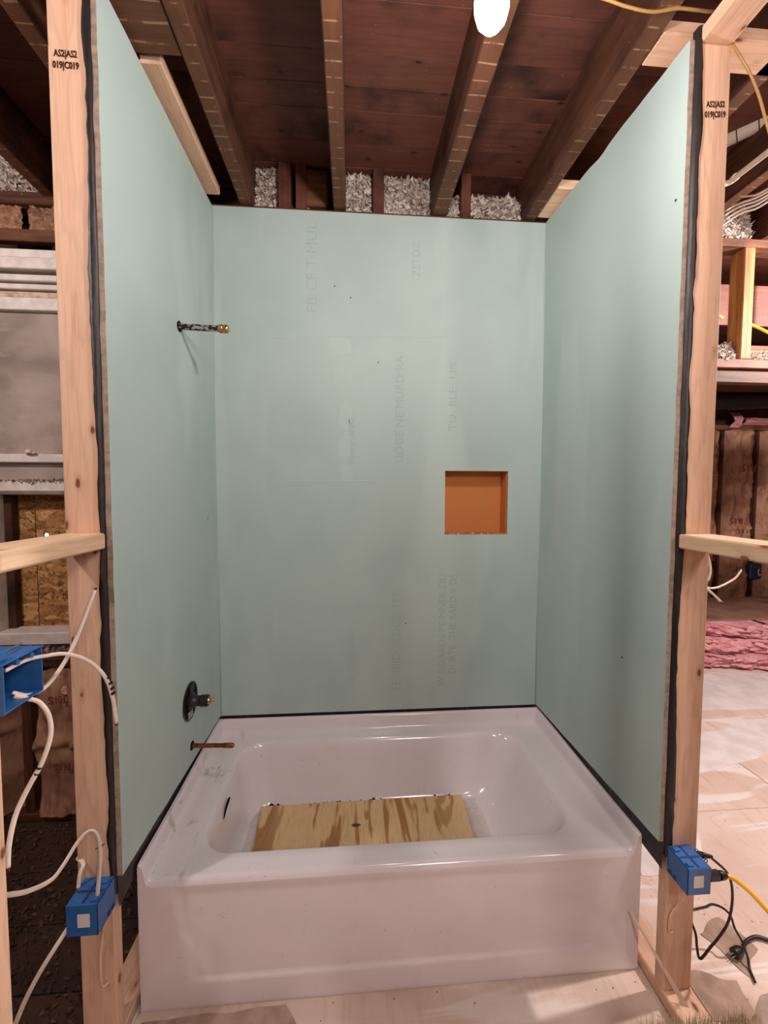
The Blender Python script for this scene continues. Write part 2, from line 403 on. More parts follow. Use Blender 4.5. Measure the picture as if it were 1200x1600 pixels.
# low vertical pieces between the joists above the back wall
for x, wd in ((-.443, .055), (-.025, .05), (.378, .045), (-.37, .05)):
    MB().box((x-wd/2, .02, 2.74), (x+wd/2, .075, 2.972), .003).build('blocking', wood('deck', 'z'), ce)
MB().box((-.80, .15, 2.6), (.80, .17, 2.972), .002).build('rim_board', wood('old', 'x'), ce)
MB().box((-.80, .003, 2.735), (.80, .11, 2.765), .003).build('wall_plate', wood('old', 'x'), ce)
o = MB().box((-.36, .03, 2.80), (-.25, .10, 2.96), .01, Matrix.Translation((0, 0, 0))).build('old_block', wood('mid', 'x'), ce)

# ---- green board walls of the alcove
NX0, NX1, NZ0, NZ1 = .2895, .5915, 1.3135, 1.613
def backwall():
    mb = MB(); X = [-.75, NX0, NX1, .75]; Z = [.476, NZ0, NZ1, 2.755]; t = .0127
    for fy in (0, t):
        vs = [(x, fy, z) for z in Z for x in X]
        mb.add(vs, [[j*4+i, j*4+i+1, j*4+i+5, j*4+i+4] for j in range(3) for i in range(3) if (i, j) != (1, 1)], 0)
    for a, b in (((-.75, .476), (.75, .476)), ((.75, .476), (.75, 2.755)), ((.75, 2.755), (-.75, 2.755)), ((-.75, 2.755), (-.75, .476)),
                 ((NX0, NZ0), (NX1, NZ0)), ((NX1, NZ0), (NX1, NZ1)), ((NX1, NZ1), (NX0, NZ1)), ((NX0, NZ1), (NX0, NZ0))):
        mb.add([(a[0], 0, a[1]), (b[0], 0, b[1]), (b[0], t, b[1]), (a[0], t, a[1])], [[0, 1, 2, 3]], 1)
    return struct(mb.build('wall_back', [GREEN, CORE]))
wb = backwall()
def sidewall(s, name, yf, ztf, ztb, zbf, zbb):
    mb = MB(); x0, x1 = s*.7502, s*.764; n = 28
    top = [(-yf*(1-i/n), ztf+(ztb-ztf)*i/n+.004*nz(i*.35, s*5, 0)) for i in range(n+1)]
    bot = [(-yf*(1-i/n), zbf+(zbb-zbf)*i/n+.003*nz(i*.4, s*9, 3)) for i in range(n+1)]
    if s > 0:
        top = [(y, z-(.012*math.exp(-((y+.43)/.05)**2))) for y, z in top]
    fr = [(-yf+.003*nz(0, j*.9, s*3), zbf+(ztf-zbf)*j/40) for j in range(1, 40)]
    lp = bot+[(y, z) for y, z in top[::-1]]+fr[::-1]; N = len(lp)
    mb.add([(x0, y, z) for y, z in lp]+[(x1, y, z) for y, z in lp], [list(range(N)), list(range(N, 2*N))[::-1]], 0)
    b = mb.v; mb.add([], [])
    mb.f += [[i, (i+1) % N, N+(i+1) % N, N+i] for i in range(N)]; mb.m += [1]*N
    return struct(mb.build(name, [GREEN, CORE]))
wl = sidewall(-1, 'wall_left', .8365, 2.742, 2.752, .5035, .478)
wr = sidewall(1, 'wall_right', .8305, 2.7185, 2.757, .4961, .478)
# corner joints, skim patches and faint prints on the back board
def skim(x0, z0, x1, z1, mat=COMPOUND_G, wob=.012, seed=0):
    n = 40; lp = []
    cx, cz = (x0+x1)/2, (z0+z1)/2
    for i in range(n):
        a = 2*math.pi*i/n; ca, sa = math.cos(a), math.sin(a); q = (abs(ca)**2.6+abs(sa)**2.6)**(-1/2.6)
        lp.append((cx+(x1-x0)/2*ca*q+wob*nz(ca*1.7, seed*3.1, sa*1.7), cz+(z1-z0)/2*sa*q+2*wob*nz(seed*2.3, ca*1.5, sa*1.5+4)))
    MB().add([(x, -.0007, z) for x, z in lp]+[(x, .001, z) for x, z in lp], [list(range(n))]+[[i, (i+1) % n, n+(i+1) % n, n+i] for i in range(n)]).build('skim_patch', mat, wb)
for i, (px0, py0, px1, py1) in enumerate(((512, 528, 550, 556), (520, 574, 552, 602), (530, 628, 550, 672), (530, 678, 548, 716), (532, 726, 552, 752), (660, 676, 680, 698))):
    a, b = P(px0, py1, 'y', 0), P(px1, py0, 'y', 0); skim(a.x, a.z, b.x, b.z, COMPOUND_G, .009, i)
for px0, px1, py in ((425, 705, 526), (450, 590, 752)):
    a, b = P(px0, py, 'y', 0), P(px1, py, 'y', 0)
    MB().grid(lambda u, v: (a.x+(b.x-a.x)*u, -.0004-.0011*math.sin(math.pi*v), a.z+(b.z-a.z)*u+.012*nz(u*9, 2, py)*.3+(v-.5)*.006), 40, 4).build('joint_ridge', COMPOUND_G, wb, True)
RV = rot(-90, 'Y') @ rot(90, 'X')          # lettering that climbs the wall
def wtext(body, px, py, size, sx=1.0):
    q = P(px, py, 'y', 0); return text('board_print', body, size, (q.x, -.0003, q.z), RV, PRINT, wb, .0004, sx)
wtext('W BOARDS PE MNER DU', 691, 985, .05, .98); wtext('DURTE  THE BARD V DS', 708, 975, .05, .9)
wtext('LE  BIID LEDGE TEF', 620, 1002, .058, .98)
wtext('FB CF T MUL', 488, 418, .07, 1.0); wtext('ZETOZ', 651, 405, .05, .95)
wtext('UDGE NE MURD RA', 625, 640, .055, 1.0); wtext('TU  BLE  UR', 708, 620, .05, 1.2)
wtext('E urcs  ANG', 550, 690, .04, 1.0); wtext('an  Ctran  nuc', 548, 1030, .04, 1.0)
for sd in (-1, 1):                         # pale compound bead in the corners
    MB().tube([(sd*.7492, -.0008, .48), (sd*.7492, -.0008, 1.5), (sd*.7492, -.0008, 2.75)], .003, 6, sub=1).build('corner_bead', COMPOUND_G, wb, True)
DOT = plain('dark_screw_head', (60, 50, 46), .5)
for px, py in ((523, 447), (548, 465), (634, 974), (591, 566)):
    q = P(px, py, 'y', 0); MB().lathe([(.0035, 0), (.003, .0012)], q, q+Vector((0, -1, 0)), 8).build('screw_head', DOT, wb)
for px, py in ((325, 810),):
    q = P(px, py, 'x', -.75); MB().lathe([(.004, 0), (.003, .0012)], q, q+Vector((1, 0, 0)), 8).build('screw_head', DOT, wl)
for px, py in ((972, 1027), (1056, 313)):
    q = P(px, py, 'x', .75); MB().lathe([(.004, 0), (.003, .0012)], q, q+Vector((-1, 0, 0)), 8).build('screw_head', DOT, wr)
# black tar paper behind the boards, its edge showing between board and stud and below the boards
for s, w_ in ((-1, wl), (1, wr)):
    mb = MB(); X = s*.7665; yf = -.838
    def fold(u, v):                        # ribbon round the front of the frame
        z = .455+v*(2.745-.455); wob = .006*nz(0, z*9, s*4)+.011*nz(2, z*2.3, s)+.004*nz(5, z*25, s)
        pts = [(s*.7645, -.822), (s*.7655, -.8385+.002*nz(z, 3, 1, 9)), (s*(.7735+wob*.5), -.8425), (s*(.779+wob), -.8435), (s*(.779+wob), -.8415)]
        q = pts[min(4, int(round(u*4)))]; return (q[0], q[1], z)
    mb.grid(fold, 4, 110)
    def low(u, v):
        y = -.836+u*.83; z = .432+v*.09
        bow = (.010*(1-u) if s > 0 else .004*(1-u))*(1-v)
        return (s*(.7655-bow-.003*nz(y*14, v*2, s)), y, z-(.016*(1-u)**6 if v < .5 else 0))
    mb.grid(low, 60, 6); mb.build('tar_paper', BLACKP, w_, True)
mb = MB(); mb.grid(lambda u, v: (-.75+1.5*u, .004-.006*abs(nz(u*22, v, 2)), .44+.05*v), 90, 3); mb.build('tar_paper', BLACKP, wb, True)

# ---- exterior wall of the left room with its window
we = struct(MB().box((-3.4, .20, 0), (-.82, .24, 2.97), 0).build('wall_outer_left', wood('old', 'x')))
MB().box((-3.2, .02, 2.735), (-.85, .11, 2.785), .004).build('top_plate', wood('old', 'x'), we)
MB().box((-3.2, .005, 2.572), (-.85, .045, 2.622), .004).build('header_board', wood('mid', 'x'), we)
MB().box((-3.2, .02, 2.53), (-.85, .06, 2.546), .003).build('header_strip', wood('mid', 'x'), we)
MB().box((-3.2, 0, .725), (-.85, .10, .757), .003).build('rough_sill', wood('old', 'x'), we)
MB().box((-3.2, .02, -.001), (-.85, .11, .036), .003).build('sole_plate', wood('old', 'x'), we)
for x in (-2.2, -1.62, -1.30, -.98):
    MB().box((x-.02, .03, .036), (x+.02, .115, .725), .003).build('stud', wood('old', 'z'), we)
MB().box((-1.595, .10, .85), (-1.02, .115, 1.62), .001).build('strand_board_sheet', OSB, we)
MB().box((-1.80, .105, .85), (-1.602, .12, 1.62), .001).build('strand_board_sheet', OSB, we)
MB().box((-1.705, .06, .86), (-1.668, .10, 1.53), .002).build('stud', wood('old', 'z'), we)
for x0, x1, s_ in ((-1.70, -1.56, 1), (-1.53, -1.40, 3), (-1.42, -1.22, 5)):   # crumpled kraft flaps in the header gap
    def crump(u, v):
        x = x0+(x1-x0)*u; z = 2.622+.11*v
        return (x+.01*nz(u*4, v*5, s_), .045-.05*abs(nz(u*3+s_, v*3, s_))+.015*nz(u*9, v*9, s_), z)
    MB().grid(crump, 14, 10).build('torn_facing', KRAFT, we)
win = struct(put('window_1', None, None, (-1.55, .03, .784)))
for z0, z1, y0, nm in ((2.494, 2.530, -.012, 'head_casing'), (2.442, 2.488, -.03, 'head_stop'), (2.404, 2.430, -.004, 'head_track'), (2.376, 2.398, .012, 'head_track'), (2.346, 2.371, .026, 'head_jamb'), (2.292, 2.345, .02, 'top_rail')):
    MB().box((-2.3, y0, z0), (-1.0, .09, z1), .003).build(nm, WHITEP if nm != 'head_jamb' else plain('peeling_white_paint', (222, 196, 176), .6, var=.25, vs=30), win)
MB().box((-2.3, .05, 1.66), (-1.0, .056, 2.30), .001).build('pane', PANE, win)
mr = MB().box((-2.3, .014, 1.638), (-1.0, .07, 1.674), .003).build('meeting_rail', WHITEP, win)
mb = MB().box((-1.56, -.004, 1.674), (-1.515, .02, 1.681), .002).box((-1.548, -.012, 1.676), (-1.528, .006, 1.692), .003); mb.build('latch', PVC, mr)
MB().box((-2.3, .05, 1.55), (-1.0, .056, 1.64), .001).build('pane', PANE, win)
br = MB().box((-2.3, .01, 1.512), (-1.0, .07, 1.556), .003).build('bottom_rail', WHITEP, win)
MB().box((-2.3, .0, 1.496), (-1.0, .075, 1.512), .003).build('bottom_track', plain('grey_metal_track', (150, 132, 122), .5, var=.2, vs=20), win)
MB().box((-1.76, .0, .836), (-1.70, .10, 1.496), .003).build('side_jamb', WHITEP, win)
MB().box((-2.3, -.012, .834), (-1.0, .095, .888), .004).build('sill', WHITEP, win)
def rubble(name, mat, parent, box, n, s, kind=True):
    mb = MB()
    for _ in range(n):
        c = Vector([random.uniform(box[i], box[i+3]) for i in range(3)]); q = [Vector([random.gauss(0, s) for _ in range(3)]) for _ in range(4)]
        mb.add([c+a for a in q], [[0, 1, 2], [0, 2, 3], [0, 3, 1], [1, 3, 2]])
    o = mb.build(name, mat, parent, fixn=False)
    if kind: o['kind'] = 'stuff'
    return o
MB().box((-2.3, -.005, .757), (-1.0, .10, .834), .004).build('apron_board', wood('old', 'x'), win)
rubble('sill_rubble', DUST, win, (-1.75, -.012, .79, -1.0, -.004, .826), 700, .006)
rubble('rail_rubble', DUST, win, (-1.75, .0, 1.553, -1.0, .02, 1.562), 260, .005)
MB().lathe([(.008, 0), (.007, .001)], (-1.531-.018, .099, 1.31), (-1.549, -1, 1.31), 12).build('daylight_hole', (lambda t: (t.b.inputs['Emission Color'].__setattr__('default_value', (1, 1, 1, 1)), t.b.inputs['Emission Strength'].__setattr__('default_value', 6), t.m)[2])(NT('daylight_through_hole')), we)

# ---- framed opening of the right room and far walls
wf = struct(put('wall_opening_right', None, None, (1.7, 0, 2.05)))
MB().box((.90, .0, 2.122), (3.0, .05, 2.167), .004).build('header', wood('mid', 'x'), wf)
MB().box((.90, -.004, 2.05), (3.0, .04, 2.108), .004).build('header', wood('old', 'x'), wf)
MB().box((.90, .0, 2.698), (3.0, .09, 2.735), .004).build('top_plate', wood('mid', 'x'), wf)
for x in (1.772, 2.18, 1.36): MB().box((x-.028, .002, 2.167), (x+.028, .085, 2.698), .004).build('cripple_stud', wood('gold', 'z'), wf)
MB().box((.90, 0, 0), (1.0, .05, 2.05), .004).build('jack_stud', wood('mid', 'z'), wf)
MB().box((1.0, .35, 2.2), (3.2, .38, 2.36), .002).build('back_board', wood('deck', 'x'), wf)
MB().box((1.8, .28, 2.44), (3.2, .31, 2.66), .002).build('back_board', wood('deck', 'x'), wf)
MB().box((1.8, .12, 2.19), (3.0, .2, 2.26), .01).build('brown_block', wood('mid', 'x'), wf)
struct(MB().box((1.0, 2.55, 0), (5.6, 2.6, 3.0), 0).build('wall_far_right', wood('old', 'x')))
struct(MB().box((5.5, -4.6, 0), (5.6, 3.2, 3.0), 0).build('wall_side_right', SHELL))
struct(MB().box((-3.45, -4.6, 0), (-3.4, 3.2, 3.0), 0).build('wall_side_left', SHELL))
struct(MB().box((-3.4, -4.6, 0), (5.6, -4.5, 3.0), 0).build('wall_behind_camera', SHELL))
struct(MB().box((.86, .25, 0), (.9, 2.6, 3.0), 0).build('wall_partition', wood('old', 'z')))
struct(MB().box((-.85, .19, 0), (.9, .24, 3.0), 0).build('wall_outer_middle', wood('old', 'x')))

# ================================================================== FRAMING
for s, nm, lab in ((-1, 'left', 'pale pine stud frame standing on the window side of the alcove'), (1, 'right', 'pale pine stud frame with top plate, on the bright floor side of the alcove')):
    fr = thing('wall_frame', lab, 'wall framing', (s*.817, -.82, 0), 'pine frames either side of the tub')
    a, b = s*.773, s*.862
    end = MB().box((a, -.84, .038), (b, -.802, 2.705), .004).build('stud', wood('pine', 'z'), fr)
    MB().box((a, -1.20, .038), (b, -1.162, 2.705), .004).build('stud', wood('pine', 'z'), fr)
    for y_ in (-.42, -.04): MB().box((a, y_-.019, .038), (b, y_+.019, 2.705), .004).build('stud', wood('pine', 'z'), fr)
    MB().box((a, -1.26, 0), (b, 0, .038), .004).build('sole_plate', wood('pine', 'y'), fr)
    MB().box((a, -1.6, 2.706), (b, 0, 2.744), .004).build('top_plate', wood('pine', 'y'), fr)
    z0 = 1.366 if s < 0 else 1.362
    M_ = Matrix.Translation((0, 0, 0))
    MB().box((s*.764, -1.161, z0+(.006 if s < 0 else 0)), (b, -.8405, z0+(.046 if s < 0 else .040)), .004).build('rail', wood('pale', 'y'), fr)
    zs = (P(100, 92, 'y', -.841).z, P(1113, 170, 'y', -.841).z)[s > 0]
    xs = s*.817-(.004 if s < 0 else -.004)
    tl = rot(90, 'X') if s < 0 else rot(-4, 'Y') @ rot(90, 'X')
    text('lumber_stamp', '019|C019', .022, (xs, -.8405, zs-.014), tl, STAMP, end, .0003, .68, bold=.0006)
    text('lumber_stamp', 'AS2|AS2', .022, (xs, -.8405, zs+.012), tl, STAMP, end, .0003, .68, bold=.0004)
MB().box((.702, -.795, 2.768), (1.9, -.703, 2.806), .004).build('cross_blocking', wood('pine', 'x'), ce)
MB().box((.70, -.205, 2.769), (.98, -.012, 2.806), .004).build('cross_blocking', wood('pale', 'x'), ce)
MB().box((-.765, -.60, 2.768), (-.702, -.045, 2.806), .004).build('nailer', wood('pine', 'y'), ce)
MB().box((-.80, -.78, 2.77), (-.633, -.62, 2.96), .004).build('cross_blocking', wood('old', 'x'), ce)

# ================================================================== BATHTUB
tub = thing('bathtub', 'white alcove bathtub with apron front below the green boards', 'bathtub', (0, -.38, 0))
TX, YF, YB = .757, -.752, -.006
def zfield(x, y):
    d = min(TX-abs(x), YB-y)
    z = .400+(.046+.013*sst(-.6, -.05, y))*(1-sst(.010, .024, d))+.006*(1-sst(.02, .05, d))
    df = y-YF
    if df < .018: z -= (.018-math.sqrt(max(0, .018**2-(.018-df)**2)))*(.3+.7*sst(.010, .03, d))
    return z
SEG = [.003, .006, .009, .012, .015, .018, .022, .03, .05, .1, .2, .3, .4, .5]
SEG = SEG+[1-q for q in SEG[-2::-1]]
def rr(x0, x1, y0, y1, r, n=10):
    r = [r]*4 if not hasattr(r, '__len__') else r; out = []
    cs = [(x1-r[0], y0+r[0], -90, r[0]), (x1-r[1], y1-r[1], 0, r[1]), (x0+r[2], y1-r[2], 90, r[2]), (x0+r[3], y0+r[3], 180, r[3])]
    arcs = [[(cx+q*math.cos(math.radians(a+90*i/n)), cy+q*math.sin(math.radians(a+90*i/n))) for i in range(n+1)] for cx, cy, a, q in cs]
    for i in range(4):
        out += arcs[i]; p, q = arcs[i][-1], arcs[(i+1) % 4][0]
        out += [(p[0]+(q[0]-p[0])*j, p[1]+(q[1]-p[1])*j) for j in SEG]
    return out
rings = []
for d in (0, .003, .008, .011, .0135, .016, .0185, .021, .024, .03, .04, .055):
    rings.append([(x, y, zfield(x, y)) for x, y in rr(-TX+d, TX-d, YF+d, YB-d, .004+d*.7)])
bas = [(-.635, .612, -.672, -.088, .11, .4005), (-.630, .606, -.667, -.092, .108, .398), (-.624, .598, -.660, -.098, .105, .391), (-.619, .590, -.653, -.104, .10, .378),
       (-.610, .566, -.640, -.114, .10, .33), (-.600, .535, -.625, -.126, .10, .27), (-.588, .497, -.608, -.140, .10, .205), (-.578, .462, -.595, -.152, .10, .168), (-.560, .436, -.575, -.168, .09, .148), (-.53, .40, -.545, -.195, .08, .141), (-.3, .2, -.40, -.33, .03, .138)]
for x0, x1, y0, y1, r, z in bas: rings.append([(x, y, z) for x, y in rr(x0, x1, y0, y1, r)])
n = len(rings[0]); mb = MB(); mb.v = [Vector(q) for R in rings for q in R]
mb.f = [[i*n+k, i*n+(k+1) % n, (i+1)*n+(k+1) % n, (i+1)*n+k] for i in range(len(rings)-1) for k in range(n)]+[[(len(rings)-1)*n+k for k in range(n)]]
mb.m = [0]*len(mb.f); basin = mb.build('basin', TUBD, tub, True)
fx = sorted({-TX, TX} | {q[0] for q in rings[0] if q[1] < YF+.0001}); AX = []
for a_, b_ in zip(fx, fx[1:]):
    k = max(1, round((b_-a_)/.012)); AX += [a_+(b_-a_)*j/k for j in range(k)]
AX.append(TX); NA = len(AX)-1
FZ = {x: zfield(x, YF) for x in fx}
def ztop(x):
    for a_, b_ in zip(fx, fx[1:]):
        if a_ <= x <= b_: return FZ[a_]+(FZ[b_]-FZ[a_])*(x-a_)/(b_-a_)
    return FZ[fx[0]]
def apron(u, v):
    x = AX[round(u*NA)]; zt = ztop(x); z = zt*v
    y = YF
    s_ = (.10+.05*(1-v)) ; e = min(x+TX, TX-x)
    ins = sst(s_-.006, s_+.006, e-.02*(1-v))*sst(.083, .097, z)*(1-sst(.345, .385, z))
    y += .0055*ins
    if e < .002: y += 0
    y += .004*(1-sst(0, .01, z))
    return (x, y, z)
mb = MB().grid(apron, NA, 60)
mb.build('apron', TUB, tub, True)
for s in (-1, 1):                           # folded returns at the ends of the apron
    MB().grid(lambda u, v: (s*TX, YF+u*.05, (zfield(s*TX, YF) if u < .5 else .446)*v), 2, 2).build('apron_return', TUB, tub)
# overflow slot in the drain end
oy, oz = -.40, .345; xw = -.612
mb = MB().tube([(xw+.004, oy-.045, oz-.012), (xw+.004, oy-.02, oz+.006), (xw+.004, oy+.015, oz+.012), (xw+.004, oy+.035, oz+.008)], lambda t: .0075*math.sin(math.pi*(.12+.76*t)), 8, .5)
mb.build('overflow_slot', DARK, tub, True)
# crumpled film, then the plywood offcut lying on the tub floor
def film(u, v):
    x = -.555+.95*u; y = -.56+.38*v
    e = min(u, 1-u, v, 1-v)
    return (x+.01*nz(u*9, v*9, 1), y+.01*nz(u*9, v*9, 4), .1435+.0055+.0055*nz(u*14, v*9, 6)+.004*nz(u*40, v*24, 3)+(.010*sst(.10, 0, min(u, 1-u))))
tag(MB().grid(film, 70, 34).build('plastic_sheet', FILM), 'crumpled clear plastic film lining the bottom of the tub', 'plastic sheet')
def ply(mb, pts, z0, z1):
    N = len(pts); mb.add([(x, y, z0) for x, y in pts]+[(x, y, z1) for x, y in pts], [list(range(N))[::-1], [N+i for i in range(N)]]+[[i, (i+1) % N, N+(i+1) % N, N+i] for i in range(N)])
mb = MB(); ply(mb, [(-.508, -.50), (.322, -.50), (.338, -.178), (-.528, -.186)], .161, .173)
tag(mb.build('plywood_offcut', PLY), 'swirly grained plywood offcut lying inside the tub', 'plywood')
rubble('wood_chips', wood('old', 'x'), None, (-.52, -.178, .155, .33, -.168, .168), 60, .005, False)
bpy.data.objects['wood_chips']['kind'] = 'stuff'; tag(bpy.data.objects['wood_chips'], 'brown wood chips along the back edge of the plywood', 'debris')

# ================================================================== PLUMBING, NICHE
ni = thing('shower_niche', 'orange foam shower niche recessed in the back board', 'niche', (.44, .0, NZ0))
D = .092; T = .012
MB().box((NX0-T, D, NZ0-T), (NX1+T, D+T, NZ1+T), .001).build('back_panel', NICHE, ni)
for nm, a, b in (('side_panel', (NX0-T, .0128, NZ0-T), (NX0+.002, D, NZ1+T)), ('side_panel', (NX1-.002, .0128, NZ0-T), (NX1+T, D, NZ1+T)),
                 ('top_panel', (NX0+.002, .0128, NZ1-.002), (NX1-.002, D, NZ1+T)), ('bottom_panel', (NX0+.002, .0128, NZ0-T), (NX1-.002, D, NZ0+.002))):
    MB().box(a, b, .0006).build(nm, NICHE_S, ni)
rubble('gypsum_crumbs', COMPOUND, None, (.31, .002, NZ0+.003, .56, .01, NZ0+.005), 30, .0028, False)
bpy.data.objects['gypsum_crumbs']['kind'] = 'stuff'; tag(bpy.data.objects['gypsum_crumbs'], 'white gypsum crumbs on the lip of the orange niche', 'debris')
q = Vector((-.75, -.386, 2.093)); e = q+Vector((.163, -.006, -.006))
sh = thing('shower_pipe', 'stained steel shower pipe stub with copper cap high on left board', 'pipe', q)
mb = MB().lathe([(.019, .0005), (.019, .0015), (.012, .0015)], q, e, 20); mb.build('wall_hole', DARK, sh)
MB().lathe([(.0108, -.05), (.0108, .140)], q, e, 20).build('pipe', GALV, sh, 'auto')
MB().lathe([(.0115, .138), (.0150, .140), (.0150, .150), (.0135, .152), (.0142, .155), (.0142, .166), (.0115, .170)], q, e, 20).build('cap', BRASS, sh, 'auto')
q = Vector((-.75, -.361, .732)); vv = thing('mixing_valve', 'black shower mixing valve body poking through round hole above tub', 'valve', q)
X_ = Vector((1, 0, 0))
MB().lathe([(.066, .0005), (.066, .0012), (.02, .0012)], q, q+X_, 36).build('wall_hole', DARK, vv)
MB().lathe([(.070, .0002), (.070, .003), (.064, .0034), (.063, .0008)], q, q+X_, 36).build('plaster_ring', VALVE, vv, 'auto')
MB().lathe([(.034, -.03), (.034, .008), (.026, .012), (.020, .020), (.0185, .036), (.0185, .040)], q, q+X_, 24).build('valve_body', VALVE, vv, 'auto')
MB().lathe([(.0165, .036), (.0215, .040), (.0215, .066), (.019, .069)], q, q+X_, 24).build('bonnet_nut', VALVE, vv, 'auto')
MB().lathe([(.015, .068), (.013, .073), (.006, .074), (.0055, .087), (.004, .089)], q, q+X_, 16).build('stem', BRASS, vv, 'auto')
for dz, dy in ((.045, .01), (-.045, -.01)):
    MB().box(q+Vector((-.01, dy-.02, dz-.014)), q+Vector((.008, dy+.02, dz+.014)), .003).build('inlet', STEEL if dz < 0 else VALVE, vv)
q = Vector((-.75, -.351, .554)); e = q+Vector((.16, -.012, .001)); cs = thing('spout_stub', 'capped copper pipe stub for the tub spout', 'pipe', q)
MB().lathe([(.017, .0005), (.017, .0012), (.008, .0012)], q, e, 20).build('wall_hole', DARK, cs)
MB().lathe([(.0080, -.04), (.0080, .118), (.0092, .119), (.0092, .152), (.007, .158), (.003, .160)], q, e, 20).build('pipe', COPPER, cs, 'auto')

# ================================================================== LAMP
bp = Vector((.1265, -1.092, 2.462)); lb = thing('light_bulb', 'glowing bare bulb hanging under the ceiling joist', 'bulb', bp+Vector((0, 0, .29)))
c0 = bp+Vector((0, 0, .115))
MB().lathe([(.013, .0), (.0135, .02), (.02, .045), (.0295, .075), (.0335, .100), (.0330, .118), (.028, .136), (.018, .149), (.006, .155), (.001, .1555)], c0, c0-Vector((0, 0, 1)), 28).build('bulb_glass', BULB, lb, True)
MB().lathe([(.030, -.022), (.034, -.018), (.026, .002), (.021, .016), (.018, .018)], c0, c0-Vector((0, 0, 1)), 24).build('socket', SOCK, lb, 'auto')
MB().tube([(bp.x, bp.y, c0.z+.02), (bp.x+.004, bp.y, 2.66), (.19, bp.y+.004, 2.74), (.212, bp.y, 2.775)], .0045, 8, 1, None, 6).build('pigtail_cord', CORDB, lb, True)
MB().box((.188, bp.y-.03, 2.772), (.2165, bp.y+.03, 2.85), .004).build('mounting_plate', SOCK, lb)

# ================================================================== OUTLET BOXES
def blue_box(s, lab):
    y0, y1 = -.918, -.8412; q0, q1 = (P(104, 1465, 'y', y0), P(152, 1413, 'y', y0)) if s < 0 else (P(1074, 1400, 'y', y0), P(1112, 1356, 'y', y0))
    x0, x1, z0, z1 = q0.x, q1.x, q0.z, q1.z
    t = thing('outlet_box', lab, 'outlet box', ((x0+x1)/2, y1, z0), 'single blue boxes on the stud fronts')
    w_ = .0025; xi, xo = (x1, x0) if s < 0 else (x0, x1)      # closed back towards the tub, open face to the side room
    mb = MB().box((x0, y0, z0), (x1, y0+w_, z1), .001).box((x0, y1-w_, z0), (x1, y1, z1), .001).box((x0, y0+w_, z0), (x1, y1-w_, z0+w_), .001).box((x0, y0+w_, z1-w_), (x1, y1-w_, z1), .001)
    mb.box((xi, y0, z0), (xi+s*w_, y1, z1), .0008); bd = mb.build('body', BLUE, t)
    mb = MB().box((x0+.004, -.884, z1), (x1-.004, -.879, z1+.0016), .0004); mb.build('rib', BLUE_D, bd)
    mb = MB().box(((x0+x1)/2-.003, y0+.004, z1), ((x0+x1)/2+.003, y1-.004, z1+.0014), .0004); mb.build('rib', BLUE_D, bd)
    for yy in (-.908, -.860): MB().box((xi+s*.006, yy-.004, z1), (xi+s*.022, yy+.008, z1+.005), .001).build('nail_boss', BLUE, bd)
    for yy in (-.872, -.855): MB().box((xi-s*.003, yy-.005, z0+.004), (xi+s*.004, yy+.005, z0+.014), .001).build('tab', BLUE_D, bd)
    cx = (x0+x1)/2+(.004 if s < 0 else -.002); cz = (z0+z1)/2
    MB().box((cx-.0145, y0-.0006, cz-.017), (cx+.0145, y0, cz+.017), .0002).build('sticker', STICK, bd)
    return t
bL = blue_box(-1, 'small blue outlet box on the stud by the white cable loops')
bR = blue_box(1, 'small blue outlet box on the stud with black and yellow cords plugged in')
xr = P(1112, 1356, 'y', -.918).x; zr = P(1112, 1400, 'y', -.918).z
MB().box((xr-.002, -.912, zr+.005), (xr+.001, -.850, zr+.07), .001).build('receptacle_face', plain('grey_receptacle', (190, 182, 174), .4), bR)
mb = MB(); 
for yy, zz in ((-.895, .08), (-.862, .08)): mb = MB().tube([(xr, yy, zr+.068), (xr+.006, yy, zr+.074), (xr+.008, yy, zr+.082), (xr+.002, yy, zr+.085), (xr-.002, yy, zr+.078)], .0012, 6); mb.build('wire_clip', CORDB, bR, True)
# large open box beside the near stud
t = thing('double_outlet_box', 'large open blue double outlet box at left edge below the rail', 'outlet box', (-.80, -1.10, 1.13))
a = P(66, 1008, 'x', -.765); b = P(66, 1072, 'x', -.765); c = P(4, 1042, 'x', -.765)
yf_, yn_ = a.y, c.y-.004; zt_, zb_ = a.z, b.z-.01; w_ = .003
for nm, p0, p1 in (('top_wall', (-.845, yn_, zt_-w_), (-.765, yf_, zt_)), ('bottom_wall', (-.845, yn_, zb_), (-.765, yf_, zb_+w_)), ('far_wall', (-.845, yf_-w_, zb_+w_), (-.765, yf_, zt_-w_)),
                   ('near_wall', (-.845, yn_, zb_+w_), (-.762, yn_+w_, zt_-w_)), ('back_wall', (-.848, yn_, zb_), (-.845, yf_, zt_))):
    MB().box(p0, p1, .0008).build(nm, BLUE, t)
for yy in (yf_-.028, (yf_+yn_)/2-.012):
    MB().lathe([(.005, 0), (.005, .02), (.002, .02)], (-.764, yy, zt_-.009), (-.80, yy, zt_-.009), 10).build('screw_boss', BLUE, t, 'auto')
MB().lathe([(.0022, 0), (.0022, .07), (.005, .07), (.005, .072)], (-.80, yf_-.005, zt_+.006), (-.795, yn_, zt_+.008), 10).build('nail', STEEL, t)
MB().box((-.80, yn_+.004, zt_), (-.775, yn_+.03, zt_+.02), .003).build('nail_bracket', BLUE, t)

